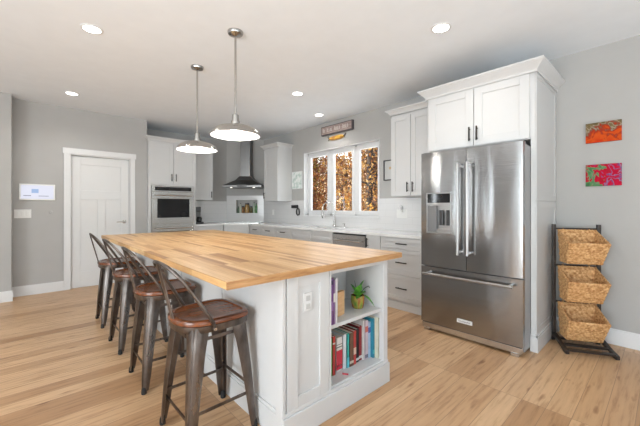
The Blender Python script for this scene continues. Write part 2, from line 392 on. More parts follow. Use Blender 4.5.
MB().box(.05, -.030, 1.185, VW-.05, -.026, 1.25).build('display', GLASSK, ov)
for z0, z1 in ((.60, 1.155), (.02, .575)):
    b = MB(); b.box(0, -.035, z0, VW, 0, z0+.105); b.box(0, -.035, z1-.115, VW, 0, z1); b.box(0, -.035, z0+.105, .085, 0, z1-.115); b.box(VW-.085, -.035, z0+.105, VW, 0, z1-.115)
    d = b.build('oven_door', STEEL2, ov, bevel=.003)
    MB().box(.08, -.030, z0+.10, VW-.08, -.006, z1-.11).build('oven_window', GLASSK, d)
    b = MB(); b.tube([(.05, -.085, z1-.05), (VW-.05, -.085, z1-.05)], .012, 12)
    for x in (.075, VW-.075): b.tube([(x, -.035, z1-.05), (x, -.085, z1-.05)], .008)
    b.build('handle', CHROME, d, smooth=True)
MB().box(.01, -.02, -.0, VW-.01, 0, .014).build('vent_grille', DARKP, ov)

# base cabinets along the window wall, front x = 3.35
def bcab(name, label, y1, y0, drawers, doors=(), hollow=False, xf=3.35, rz=RW, origin=None, wd=None, depth=.575):
    wd = wd or (y1-y0); t = thing(name, label, 'cabinet', origin or (xf, y1, 0), rz)
    b = MB()
    if hollow: b.box(0, 0, .11, wd, .018, .877); b.box(0, depth-.018, .11, wd, depth, .877); b.box(0, .018, .11, .018, depth-.018, .877); b.box(wd-.018, .018, .11, wd, depth-.018, .877); b.box(.018, .018, .11, wd-.018, depth-.018, .13)
    else: b.box(0, 0, .11, wd, depth, .877)
    b.box(0, .0, 0, wd, .05, .11); b.box(0, -.012, 0, wd, 0, .09); b.build('body', CAB, t, bevel=.001)
    for a0, z0, a1, z1, hl in drawers:
        d = shaker('drawer', t, a0, z0, a1, z1, rail=.05)
        if hl: pull(d, (a0+a1)/2, (z0+z1)/2, hl, True)
    for a0, z0, a1, z1, hs in doors:
        d = shaker('door', t, a0, z0, a1, z1)
        if hs: pull(d, a0+.035 if hs == 'L' else a1-.035, z1-.09, .12)
    return t
y = .006
bcab('base_cabinet', 'white three-drawer base cabinet beside the refrigerator', 2.485, 1.775, [(.006, .735, .64, .868, .15), (.006, .425, .64, .728, .15), (.006, .115, .64, .418, .15)])
bcab('base_cabinet', 'narrow white base cabinet with one door right of the dishwasher', 2.725, 2.487, [], [(.005, .115, .233, .868, 'L')])
bcab('base_cabinet', 'wide white sink base cabinet under the window', 4.33, 3.35, [(.006, .735, .486, .868, 0), (.494, .735, .974, .868, 0)], [(.006, .115, .486, .728, 'R'), (.494, .115, .974, .728, 'L')], hollow=True)
for n, (a, c) in enumerate(((4.81, 4.332), (5.27, 4.812), (5.71, 5.272))):
    bcab('base_cabinet', ['white drawer base cabinet just left of the sink base', 'middle one of three white drawer cabinets between sink and corner cooktop', 'white drawer base cabinet next to the corner cooktop'][n], a, c,
         [(.005, .735, a-c-.005, .868, .13), (.005, .425, a-c-.005, .728, .13), (.005, .115, a-c-.005, .418, .13)])['group'] = 'drawer base cabinets left of the sink'
t = thing('corner_cabinet', 'white diagonal corner base cabinet below the cooktop', 'cabinet', (3.155, 5.925, 0), R(-45))
b = MB(); b.prism([(-.262, 0), (.262, 0), (.66, .40), (.66, .42), (.39, .69), (-.39, .69), (-.66, .42), (-.66, .40)], .11, .877); b.prism([(-.25, .05), (.25, .05), (.4, .2), (.4, .5), (-.4, .5), (-.4, .2)], 0, .11)
b.build('body', CAB, t)
shaker('panel', t, -.255, .735, .255, .868, rail=.04)
for a0, a1, hs in ((-.255, -.003, 'R'), (.003, .255, 'L')): d = shaker('door', t, a0, .115, a1, .728); pull(d, a1-.035 if hs == 'R' else a0+.035, .64, .12)
bcab('base_cabinet', 'white base cabinet under the coffee maker beside the ovens', 0, 0, [(.006, .735, .56, .868, 0)], [(.006, .115, .28, .728, 'R'), (.286, .115, .56, .728, 'L')], rz=0, origin=(2.378, 6.12, 0), wd=.567)
# dishwasher
dw = thing('dishwasher', 'stainless steel dishwasher under the white counter', 'dishwasher', (3.35, 3.345, 0), RW)
MB().box(.004, .002, .10, .61, .57, .872).build('body', DARKP, dw)
b = MB(); b.box(.006, -.024, .115, .608, .0, .80); b.box(.006, -.024, .80, .608, -.004, .853); d = b.build('dishwasher_door', STEEL2, dw, bevel=.003)
MB().box(.006, -.018, .856, .608, .0, .872).build('control_strip', DARKP, dw)
b = MB(); b.tube([(.06, -.062, .775), (.555, -.062, .775)], .010, 12)
for x in (.08, .535): b.tube([(x, -.024, .775), (x, -.062, .775)], .007)
b.build('handle', CHROME, d, smooth=True)
MB().box(.006, .02, 0, .608, .05, .10).build('kickplate', DARKP, dw)
# white counter with sink cut-out: ring of prisms
ct = thing('countertop', 'white quartz countertop running from the ovens past the sink to the refrigerator', 'countertop', (3.6, 4, .878))
b = MB()
SX0, SX1, SY0, SY1 = 3.43, 3.80, 3.50, 4.20; ox, oy, oz = 3.6, 4, .875
def cb(x0, y0, x1, y1): b.box(x0-ox, y0-oy, 0, x1-ox, y1-oy, .033)
cb(3.31, 1.775, XW-.008, SY0); cb(3.31, SY0, SX0, SY1); cb(SX1, SY0, XW-.008, SY1); cb(3.31, SY1, XW-.008, 5.74)
b.prism([(x-ox, y-oy) for x, y in ((3.31, 5.74), (XW-.008, 5.74), (XW-.008, 6.125), (3.325, YO-.008), (2.935, YO-.008), (2.935, 6.10))], 0, .033)
cb(2.375, 6.08, 2.935, YO-.008)
b.build('slab', QUARTZ, ct)
sk = thing('sink', 'stainless undermount sink in the white counter below the window', 'sink', (3.615, 3.85, .68))
b = MB(); b.box(-.187, -.352, 0, .187, .352, .006); b.box(-.187, -.352, 0, -.181, .352, .199); b.box(.181, -.352, 0, .187, .352, .199); b.box(-.187, -.352, 0, .187, -.346, .199); b.box(-.187, .346, 0, .187, .352, .199); b.build('basin', STEEL2, sk)
MB().lathe([(.03, .006), (.03, .009), (0, .009)], 20).build('drain', CHROME, sk, smooth=True)
# faucet
fa = thing('faucet', 'tall pull-down gooseneck faucet with spring neck at the sink', 'faucet', (3.855, 3.83, .911), R(130))
b = MB(); b.lathe([(.028, 0), (.028, .01), (.018, .02), (.016, .10), (.012, .12)], 20); b.build('faucet_base', NICKEL, fa, smooth=True)
pts = [(0, 0, .1), (0, 0, .30)]+[(.10-.10*math.cos(a), 0, .32+.10*math.sin(a)) for a in [math.pi*k/10 for k in range(11)]]+[(.20, 0, .26)]
MB().tube(pts, .0085, 10).build('spout', NICKEL, fa, smooth=True)
MB().lathe([(.013, 0), (.018, .02), (.016, .11), (.012, .13)], 16, (.20, 0, .14)).build('spray_head', NICKEL, fa, smooth=True)
MB().tube([(0, 0, .06), (.0, -.05, .065), (0, -.10, .09)], [.008, .007, .005], 8).build('lever', NICKEL, fa, smooth=True)
so = thing('soap_dispenser', 'small chrome soap pump right of the faucet', 'soap dispenser', (3.86, 3.60, .911), R(180))
MB().lathe([(.018, 0), (.018, .008), (.010, .015), (.009, .05), (.012, .055), (.012, .065), (0, .068)], 16).build('pump', CHROME, so, smooth=True)
MB().tube([(0, 0, .06), (.05, 0, .062), (.06, 0, .052)], .005, 8).build('nozzle', CHROME, so, smooth=True)

# cooktop + hood (local frame of the diagonal)
ck = thing('cooktop', 'black glass cooktop with steel trim in the corner counter', 'cooktop', (DC[0], DC[1], .911), R(-45))
MB().box(-.33, -.57, 0, .43, -.09, .008, .003).build('glass_surface', GLASSK, ck)
b = MB(); b.box(-.335, -.575, 0, .435, -.568, .0095); b.box(-.335, -.092, 0, .435, -.085, .0095); b.box(-.337, -.575, 0, -.33, -.085, .0095); b.box(.43, -.575, 0, .437, -.085, .0095); b.build('trim_frame', STEEL2, ck)
for x, yy, r_ in ((-.14, -.22, .075), (.23, -.22, .09), (-.14, -.44, .09), (.23, -.44, .075)):
    b = MB(); k = 28; b.loft([[(x+rr*math.cos(2*math.pi*i/k), yy+rr*math.sin(2*math.pi*i/k), z) for i in range(k)] for rr, z in ((r_, .008), (r_, .0087), (r_-.006, .0087), (r_-.006, .008))], cap=False).build('burner_ring', painted('burner_mark', (.35, .35, .36), .3), ck)
hc = .07
ho = thing('range_hood', 'stainless steel chimney range hood in the corner above the cooktop', 'range hood', (DC[0]+hc*r2, DC[1]-hc*r2, 1.66), R(-45))
b = MB(); a = .41; b.box(-a, -.50, 0, a, -.0, .045); b.loft([[(-a, -.50, .045), (a, -.50, .045), (a, 0, .045), (-a, 0, .045)], [(-.20, -.33, .16), (.20, -.33, .16), (.20, 0, .16), (-.20, 0, .16)], [(-.125, -.27, .25), (.125, -.27, .25), (.125, 0, .25), (-.125, 0, .25)]])
b.build('canopy', HOODS, ho, bevel=.002)
MB().box(-.105, -.255, .25, .105, 0, H-1.66-.003).build('chimney', HOODS, ho, bevel=.002)
MB().box(-.3, -.44, -.006, .3, -.08, 0).build('filter', DARKP, ho)
MB().box(-.10, -.503, .012, .10, -.499, .034).build('control_strip', GLASSK, ho)
for x in (-.24, .24): MB().lathe([(.022, -.012), (.022, -.001), (0, -.001)], 16, (x, -.46, 0)).build('hood_lamp', BULB if 0 else emis('hood_bulb', (1, .95, .85), 2), ho)

# refrigerator cabinet (side panels + over-fridge cabinet)
FY1, FY0, FXF = 1.770, .765, 3.22
rc = thing('refrigerator_cabinet', 'tall white cabinet surround enclosing the refrigerator with two doors above it', 'cabinet', (FXF, FY1, 0), RW)
FW = FY1-FY0; FD = XW-FXF-.003
b = MB(); b.box(0, 0, 1.835, FW-.008, FD, 2.445); b.box(0, 0, 0, .018, FD, 1.84); b.box(FW-.04, 0, 0, FW-.007, FD, 1.84)
b.build('body', CAB, rc, bevel=.0015)
b = MB()   # applied panel frame on the outside of the right side
xs = FW-.006
for z0, z1 in ((0.14, 1.295), (1.30, 2.43)):
    b.box(xs-.001, .0, z0, xs+.004, FD, z1)
    for y0, y1 in ((.0, .06), (FD-.06, FD)): b.box(xs+.0, y0, z0, xs+.010, y1, z1)
    b.box(xs, .06, z1-.06, xs+.010, FD-.06, z1); b.box(xs, .06, z0, xs+.010, FD-.06, z0+.06)
b.build('side_panel', CAB, rc, bevel=.0015)
b = MB(); b.box(FW-.042, -.016, 0, FW+.018, 0, .125); b.box(FW-.0, -.012, 0, FW+.0175, FD, .125); b.box(FW-.0, -.010, .125, FW+.012, FD, .145); b.box(FW-.042, -.010, .125, FW+.012, 0, .145); b.build('plinth', CAB, rc, bevel=.002)
for a0, a1, hs in ((.022, .490, 'R'), (.496, .960, 'L')):
    d = shaker('door', rc, a0, 1.842, a1, 2.40, rail=.075); pull(d, a1-.032 if hs == 'R' else a0+.032, 1.955, .135)
crown(rc, [(-.001, FD), (-.001, -.021), (FW+.006, -.021), (FW+.006, FD)], 2.40, .095, .07)

# refrigerator
rf = thing('refrigerator', 'large stainless steel french door refrigerator with water dispenser', 'refrigerator', (3.0, 1.72, 0), RW); RWD = .915
b = MB(); b.box(.004, .062, .03, RWD-.004, .68, 1.775); b.build('body', painted('fridge_grey', (.30, .30, .305), .4), rf, bevel=.004)
def fdoor(name, x0, x1, z0, z1, hole=None):
    b = MB(); th = .062; bow = .010; n = 10; cx = (x0+x1)/2
    def yy(x): u = (x-cx)/((x1-x0)/2); return -bow*(1-u*u)
    xs = [x0+(x1-x0)*i/n for i in range(n+1)]
    if hole: xs = sorted(set([v for v in xs if abs(v-hole[0]) > .012 and abs(v-hole[2]) > .012]+[hole[0], hole[2]]))
    zs = [z0, z1] if not hole else [z0, hole[1], hole[3], z1]
    g = [[b.b.verts.new((x, yy(x), z)) for x in xs] for z in zs]; gb = [[b.b.verts.new((x, th-.002, z)) for x in xs] for z in zs]
    for j in range(len(zs)-1):
        for i in range(len(xs)-1):
            inh = hole and j == 1 and hole[0]-1e-6 <= xs[i] and xs[i+1] <= hole[2]+1e-6
            if not inh: b.b.faces.new((g[j][i], g[j][i+1], g[j+1][i+1], g[j+1][i]))
            b.b.faces.new((gb[j][i], gb[j+1][i], gb[j+1][i+1], gb[j][i+1]))
    for row, rb in ((g[0], gb[0]), (g[-1], gb[-1])):
        for i in range(len(xs)-1): b.b.faces.new((row[i], rb[i], rb[i+1], row[i+1]))
    for k in (0, -1):
        for j in range(len(zs)-1): b.b.faces.new((g[j][k], g[j+1][k], gb[j+1][k], gb[j][k]))
    return b.build(name, STEEL, rf, smooth=True)
DZ0, DZ1 = .985, 1.385; DXa, DXb = .062, .315
dl = fdoor('left_door', .0, .455, .655, 1.79, (DXa, DZ0, DXb, DZ1))
dr = fdoor('right_door', .460, RWD, .655, 1.79)
fz = fdoor('freezer_drawer', 0, RWD, .085, .645)
b = MB(); b.box(.010, .0, .025, RWD-.01, .062, .078); b.box(.03, -.005, 0, .09, .05, .03); b.box(RWD-.09, -.005, 0, RWD-.03, .05, .03); b.build('kick_grille', STEEL2, rf, bevel=.002)
# dispenser
b = MB(); y0 = -.010; b.box(DXa, y0, DZ0, DXa+.008, .045, DZ1); b.box(DXb-.008, y0, DZ0, DXb, .045, DZ1); b.box(DXa+.008, y0, DZ0, DXb-.008, .045, DZ0+.012); b.box(DXa+.008, y0, DZ1-.008, DXb-.008, .045, DZ1); b.box(DXa+.008, y0, 1.262, DXb-.008, .045, 1.285); b.box(DXa, .045, DZ0, DXb, .052, DZ1)
dp = b.build('dispenser_housing', BARSTEEL, dl, bevel=.001)
MB().box(DXa+.008, -.002, 1.286, DXb-.008, .006, DZ1-.008).build('dispenser_display', GLASSK, dl)
MB().box(DXa+.008, .006, 1.0, DXa+.095, .04, 1.255).build('dispenser_wall', painted('dispenser_grey', (.16, .16, .16), .3), dl)
for x in (DXa+.125, DXa+.195): MB().box(x, .012, 1.065, x+.035, .022, 1.215, .003).build('dispenser_paddle', DARKP, dl)
MB().box(DXa+.10, .002, .998, DXb-.012, .044, 1.03).build('drip_tray', BARSTEEL, dl)
for x, par in ((.402, dl), (.490, dr)):
    b = MB(); b.tube([(x, -.065, .80), (x, -.065, 1.655)], .0125, 14)
    for z in (.825, 1.63): b.tube([(x, -.004, z), (x, -.065, z)], .013, 12)
    b.build('handle', BARSTEEL, par, smooth=True)
b = MB(); b.tube([(.055, -.07, .585), (.86, -.07, .585)], .0125, 14)
for x in (.085, .83): b.tube([(x, -.004, .585), (x, -.07, .585)], .013, 12)
b.build('handle', BARSTEEL, fz, smooth=True)
MB().box(.375, -.0165, .165, .515, -.008, .20, .002).build('badge', painted('badge_plate', (.62, .62, .6), .3), fz)
def text(body, size, mat, par, loc, rot, ext=.0006, name='lettering', wid=None):
    c = bpy.data.curves.new(name, 'FONT'); c.body = body; c.size = size; c.extrude = ext; c.align_x = 'CENTER'; c.align_y = 'CENTER'
    o = bpy.data.objects.new(name, c); C.objects.link(o); dg = bpy.context.evaluated_depsgraph_get(); me = bpy.data.meshes.new_from_object(o.evaluated_get(dg))
    bpy.data.objects.remove(o); me.materials.clear(); me.materials.append(mat); q = bpy.data.objects.new(name, me); C.objects.link(q)
    q.parent = par; q.location = loc; q.rotation_euler = rot
    if wid: q.scale = (wid, 1, 1)
    return q
text('KitchenAid', .024, painted('badge_ink', (.08, .08, .09), .4), fz, (.445, -.0172, .1825), (R(90), 0, 0))
b = MB(); b.box(RWD-.045, .03, 1.775, RWD-.008, .12, 1.80); b.box(.008, .03, 1.775, .045, .12, 1.80); b.build('hinge_cover', DARKP, rf, bevel=.003)

# ------------------------------------------------------------ island
IX0, IX1, IY0, IY1 = .995, 1.875, 1.37, 4.36
isl = thing('kitchen_island', 'white kitchen island base with open bookshelf in its near end', 'kitchen island', (1.4, 2.9, 0))
def ib(b, x0, y0, z0, x1, y1, z1, bev=0): b.box(x0-1.4, y0-2.9, z0, x1-1.4, y1-2.9, z1, bev)
BX0, BX1, BZ0, BZ1, BD = 1.338, 1.862, .165, .842, .33
b = MB(); ib(b, IX0, IY0+BD+.02, .0, IX1, IY1, .877); ib(b, IX0, IY0, 0, BX0, IY0+BD+.02, .877); ib(b, BX1, IY0, 0, IX1+.03, IY0+BD+.02, .877)
ib(b, BX0, IY0, 0, BX1, IY0+BD+.02, BZ0); ib(b, BX0, IY0, BZ1, BX1, IY0+BD+.02, .877)
b.build('body', CAB, isl, bevel=.0015)
b = MB(); ib(b, BX0, IY0+.012, .503, BX1, IY0+BD+.02, .526); b.build('shelf', CAB, isl, bevel=.0015)
b = MB()  # shaker end panel left of the shelf
yp = IY0-.0
for x0, x1 in ((1.015, 1.089), (1.25, 1.322)): ib(b, x0, yp-.012, .15, x1, yp, .87)
ib(b, 1.089, yp-.012, .81, 1.25, yp, .87); ib(b, 1.089, yp-.012, .15, 1.25, yp, .215)
b.build('end_panel', CAB, isl, bevel=.0015)
b = MB()  # face frame round the shelf and corner post
ib(b, 1.326, yp-.012, .15, 1.341, yp, .87); ib(b, BX1-.004, yp-.012, .15, IX1+.03, yp, .87); ib(b, 1.341, yp-.012, .845, BX1, yp, .87)
ib(b, IX0-.012, yp-.012, .13, 1.003, yp+.05, .877)
b.build('face_frame', CAB, isl, bevel=.0015)
b = MB(); q = .024
ib(b, IX0-.012, IY0-q, 0, IX1+.03+.012, IY0, .135); ib(b, IX0-.012, IY0, 0, IX0, IY1, .135); ib(b, IX0-.008, IY0-.014, .135, IX1+.036, IY0, .155); ib(b, IX0-.008, IY0, .135, IX0, IY1, .155)
b.build('plinth', CAB, isl, bevel=.003)
b = MB()
for y_ in (2.1, 2.88, 3.66): ib(b, IX0-.006, y_-.03, .155, IX0, y_+.03, .877)
b.build('side_stile', CAB, isl, bevel=.0015)
b = MB()
for dz in (0,): ib(b, 1.133, IY0-.008, .665, 1.192, IY0+.0, .765, .002)
op = b.build('outlet', painted('outlet_plastic', (.66, .66, .65), .35, .02), isl)
b = MB()
for z in (.690, .735):
    ib(b, 1.148, IY0-.0105, z-.014, 1.177, IY0-.008, z+.014)
op2 = b.build('socket', painted('socket_grey', (.46, .46, .45), .4), op)
for y_ in (1.45, 2.45, 3.4):
    b = MB(); ib(b, .80, y_-.012, .866, .985, y_+.012, .876); ib(b, .80, y_-.012, .852, .83, y_+.012, .867); b.build('support_bracket', BLACK, isl)
top = MB().box(-.685, -1.585, 0, .685, 1.585, .037, .0035).build('island_countertop', BUTCH)
top.location = (1.335, 2.90, .878)
for sy in (-1, 1):
    eb = MB().box(-.685, sy*1.585, -.0002, .685, sy*1.5875, .0352, .0005).build('edge_band', EDGEW, top)
tag(top, 'long butcher block worktop lying on the white island', 'countertop')

# ------------------------------------------------------------ books and things on the island shelf
def book(x0, x1, yf, z0, ht, dep, col, label, band=None, tilt=0, grp='books on the lower island shelf', name='book'):
    t = thing(name, label, 'book', ((x0+x1)/2, yf, z0), 0, grp); t.rotation_euler = (0, tilt, 0); wd = x1-x0; h = wd/2; c = .0018
    m = painted('cover', col, .45, .15, 20)
    b = MB(); b.box(-h, 0, 0, -h+c, dep, ht); b.box(h-c, 0, 0, h, dep, ht); b.box(-h, 0, 0, h, c, ht); b.build('cover', m, t)
    MB().box(-h+c, c, .004, h-c, dep-.004, ht-.004).build('pages', PAGES, t)
    if band:
        for (z0_, z1_, bc) in band: MB().box(-h-.0004, -.0006, ht*z0_, h+.0004, .0004, ht*z1_).build('spine_band', painted('band', bc, .4, .1, 40), t)
    return t
PAGES = painted('paper_pages', (.72, .68, .58), .8, .1, 60)
W3 = (.72, .70, .68)
SPEC = [
 (1.427, 1.442, 1.453, .240, (.16, .42, .12), 'thin green book, leftmost on the lower island shelf', None),
 (1.444, 1.468, 1.450, .248, (.50, .05, .04), 'brick red book beside the thin green one', [(.8, .84, W3)]),
 (1.492, 1.547, 1.464, .222, W3, 'thick white book with a red block low on its spine', [(.05, .62, (.55, .03, .06)), (.70, .73, (.1, .1, .1)), (.78, .80, (.1, .1, .1)), (.15, .18, W3)]),
 (1.549, 1.583, 1.460, .228, (.66, .72, .76), 'plain white book between the red and white one and the teal one', None),
 (1.585, 1.606, 1.455, .228, (.03, .40, .36), 'slim teal green book right of the plain white one', [(.0, .3, (.1, .5, .6))]),
 (1.610, 1.648, 1.453, .226, (.16, .08, .05), 'dark brown book right of the slim teal one', [(.08, .16, (.55, .45, .35))]),
 (1.651, 1.676, 1.455, .229, (.55, .06, .05), 'bright red book between the brown and black books', [(.3, .5, (.7, .5, .4))]),
 (1.682, 1.712, 1.462, .232, (.02, .015, .02), 'black book in the middle of the lower row', [(.06, .13, (.6, .6, .6))]),
 (1.722, 1.751, 1.468, .240, (.30, .03, .035), 'dark maroon book right of the black one', [(.06, .14, W3)]),
 (1.753, 1.767, 1.457, .278, (.78, .76, .74), 'thin tall white book right of the maroon one', None),
 (1.769, 1.800, 1.450, .272, (.62, .50, .55), 'pale pink patterned book left of the light blue one', [(.7, .85, (.55, .15, .12)), (.03, .12, (.15, .15, .2))]),
 (1.802, 1.828, 1.450, .255, (.42, .58, .75), 'light blue book beside the tall teal blue one', [(.7, .85, (.1, .15, .4))]),
 (1.829, 1.846, 1.428, .280, (.03, .25, .36), 'tall teal blue book near the right end of the shelf', [(.1, .2, (.1, .45, .5))]),
 (1.848, 1.860, 1.398, .287, (.66, .64, .5), 'thin cream book, rightmost on the lower island shelf', None)]
for x0, x1, yf, ht, col, lab, bd in SPEC: book(x0, x1, yf, BZ0, ht, .19, col, lab, bd)
SX = .526
book(1.352, 1.384, 1.385, SX, .285, .21, (.18, .07, .24), 'purple book, leftmost on the upper island shelf', [(.86, .95, (.05, .03, .1)), (.3, .5, (.3, .15, .38))], grp='books on the upper island shelf')
book(1.386, 1.402, 1.385, SX, .270, .21, (.30, .18, .36), 'thin lilac book beside the dark purple one', [(.5, .7, W3)], grp='books on the upper island shelf')
book(1.405, 1.425, 1.388, SX, .278, .21, (.76, .75, .76), 'white book leaning beside the purple books', None, grp='books on the upper island shelf')
o = MB().box(-.045, 0, 0, .045, .03, .16, .004).build('wooden_block', PINE); o.location = (1.535, 1.462, SX); o.rotation_euler = (0, 0, R(12)); tag(o, 'upright light wood block beside the plant pot on the upper shelf', 'wooden block')
o = MB().box(-.02, -.006, 0, .02, .006, .007, .002).build('red_pen', painted('red_plastic', (.5, .02, .05), .3)); o.location = (1.517, 1.408, BZ0); o.rotation_euler = (0, 0, R(-55)); tag(o, 'small red pen lying in front of the lower books', 'pen')
# plant
pp = thing('potted_plant', 'small leafy green plant in a green and brown glazed pot', 'potted plant', (1.745, 1.50, SX))
PG = M('glazed_pot', (.3, .3, .05), .25); g = noise(PG, coords(PG, (1, 1, .35)), 26, 3); L(PG, ramp(PG, [(.35, (.10, .20, .03)), (.48, (.30, .24, .04)), (.56, (.26, .06, .02)), (.7, (.42, .26, .06))], g), B(PG).inputs['Base Color'])
MB().lathe([(.034, 0), (.040, .006), (.048, .04), (.049, .075), (.046, .092), (.042, .092), (.042, .08), (0, .08)], 28).build('pot', PG, pp, smooth=True)
MB().lathe([(.0415, .078), (.0415, .084), (0, .086)], 20).build('soil', painted('soil', (.04, .025, .015), .9), pp)
LEAF = M('green_leaf', (.08, .3, .03), .35); g = noise(LEAF, coords(LEAF), 40, 2); L(LEAF, ramp(LEAF, [(.35, (.03, .17, .02)), (.7, (.17, .46, .05))], g), B(LEAF).inputs['Base Color'])
def leaf(par, base, dirv, ln, wd, bend):
    d = Vector(dirv).normalized(); s = d.cross(Vector((0, 0, 1))).normalized() if abs(d.z) < .98 else Vector((1, 0, 0)); up = s.cross(d); b = MB(); rows = []
    for i in range(8):
        t = i/7; p = Vector(base)+d*ln*t-Vector((0, 0, 1))*bend*t*t+up*.0; ww = 1.35*wd*math.sin(math.pi*min(1, .08+t*.92))**.8*.5+.0006
        rows.append([p-s*ww+up*ww*.35, p, p+s*ww+up*ww*.35, p-up*.0012])
    b.loft(rows); return b.build('leaf', LEAF, par, smooth=True)
for base_, dr_, ln, wd, bd in (((-.01, -.01, .085), (-.55, -.35, .8), .075, .036, .01), ((0, 0, .085), (.30, -.25, 1), .125, .046, .005), ((-.01, 0, .085), (-.75, -.1, .75), .09, .034, .02), ((.01, -.01, .085), (.1, -.6, .7), .07, .034, .02),
     ((.02, 0, .085), (.8, -.1, .5), .075, .03, .02), ((0, .01, .085), (-.2, .4, .9), .10, .034, .01), ((.0, -.03, .085), (-.9, -.3, .25), .09, .028, .02), ((.03, -.03, .09), (.3, -.5, -.35), .09, .028, .03), ((.0, .0, .085), (-.15, -.4, .9), .10, .044, 0)): leaf(pp, base_, dr_, ln, wd, bd)
b = MB(); b.tube([(.02, 0, .085), (.06, -.01, .13), (.10, -.015, .14), (.125, -.015, .12), (.125, -.015, .10)], [.003, .0028, .0025, .003, .002], 6); b.tube([(-.01, 0, .085), (-.02, 0, .15), (-.035, 0, .20)], [.0025, .002, .001], 6); b.build('stem', painted('dark_stem', (.03, .07, .03), .5), pp, smooth=True)

# ------------------------------------------------------------ bar stools (front = +x)
def make_stool():
    t = thing('bar_stool', '', 'bar stool', (0, 0, 0), 0, 'bar stools along the island')
    zt = .632
    # D-shaped wooden seat
    def outline(s=1, n=44):
        pts = []
        for k in range(n):
            a = 2*math.pi*k/n; ca, sa = math.cos(a), math.sin(a); e = .42 if ca > 0 else .80
            pts.append(((.185 if ca > 0 else .205)*s*abs(ca)**e*(1 if ca > 0 else -1), .190*s*abs(sa)**e*(1 if sa > 0 else -1)))
        return pts
    rings = []
    for s, z in ((.95, zt), (.995, zt+.005), (1, zt+.018), (.985, zt+.026), (.95, zt+.029), (.86, zt+.029), (.845, zt+.025), (.80, zt+.0225), (.5, zt+.021), (.1, zt+.0205)): rings.append([(x, y, z) for x, y in outline(s)])
    MB().loft(rings).build('seat', SEAT, t, smooth=True)
    rings = [[(x, y, z) for x, y in outline(s)] for s, z in ((.90, zt-.0005), (.965, zt-.001), (.965, zt-.03), (.955, zt-.034), (.945, zt-.03), (.945, zt-.006), (.0, zt-.006))]
    MB().loft(rings).build('seat_pan', GUN, t, smooth=True)
    for sx in (-1, 1):
        for sy in (-1, 1):
            b = MB(); rings = []
            for z, off, wd in ((zt-.004, .128, .082), (zt-.03, .134, .080), (.50, .147, .068), (.30, .167, .053), (.10, .182, .041), (.02, .188, .032)):
                c = Vector((sx*off*1.0, sy*off*1.02, z)); dd = Vector((sx, sy, 0)).normalized(); ss = Vector((-dd.y, dd.x, 0)); pr_ = []
                for a, bb in ((-1, -.55), (-.72, -.10), (-.34, .20), (-.12, .26), (0, .19), (.12, .26), (.34, .20), (.72, -.10), (1, -.55), (.8, -.52), (.3, .02), (0, .10), (-.3, .02), (-.8, -.52)): pr_.append(c+ss*a*wd*.75+dd*bb*wd*.9)
                rings.append(pr_)
            lg = b.loft(rings).build('leg', GUN, t, smooth=True)
            c = Vector((sx*.186, sy*.190, 0)); MB().lathe([(.013, 0), (.017, .004), (.016, .03), (.012, .045)], 12, tuple(c)).build('foot_cap', RUB, lg, smooth=True)
    for (a, b_, z) in (((-1, -1), (1, -1), .20), ((-1, 1), (1, 1), .20), ((-1, -1), (-1, 1), .165), ((1, -1), (1, 1), .235)):
        o_ = .172; MB().bar((a[0]*o_, a[1]*o_, z), (b_[0]*o_, b_[1]*o_, z), .016, .006).build('footrest_bar', GUN, t)
    for (a, b_) in (((-1, -1), (1, -1)), ((-1, 1), (1, 1)), ((-1, -1), (-1, 1)), ((1, -1), (1, 1))):
        o_ = .140; MB().bar((a[0]*o_, a[1]*o_, .555), (b_[0]*o_, b_[1]*o_, .555), .018, .004).build('brace', GUN, t)
    half = [(-.055, -.195, .615), (-.062, -.197, .65), (-.115, -.190, .74), (-.165, -.180, .82), (-.205, -.165, .882), (-.235, -.140, .922), (-.255, -.105, .947), (-.266, -.055, .958), (-.270, 0, .961)]
    pts = half+[(x, -y, z) for x, y, z in half[-2::-1]]
    MB().tube(pts, .0095, 10).build('back_hoop', GUN, t, smooth=True)
    b = MB(); rings = []
    for u in range(9):
        k = u/8; x = -.268+.086*k; z = .955-.345*k; wd = .034-.011*k
        rings.append([(x+dx, y*wd, z) for dx, y in ((-.004, -1), (-.0025, -.55), (-.009, -.3), (-.009, .3), (-.0025, .55), (-.004, 1), (0, 1), (.0015, .5), (-.005, .25), (-.005, -.25), (.0015, -.5), (0, -1))])
    b.loft(rings).build('back_slat', GUN, t, smooth=True)
    for sy in (-1, 1): MB().tube([(-.056, sy*.190, .62), (-.056, sy*.211, .62)], .008, 10).build('bolt', CHROME, t)
    return t
st = make_stool()
labs = ['nearest bar stool with walnut seat, fully in view beside the island corner', 'second nearest walnut-seated bar stool along the island', 'third bar stool from the camera, between the second and the farthest', 'farthest metal bar stool, nearest the white door']
spots = [(.767, 1.775, R(1)), (.768, 2.545, R(-1)), (.77, 3.325, R(1)), (.77, 4.12, R(-1))]
st['label'] = labs[0]; at(st, (*spots[0][:2], 0), spots[0][2])
for (x, y, a), lb in zip(spots[1:], labs[1:]): dup(st, (x, y, 0), a, lb)

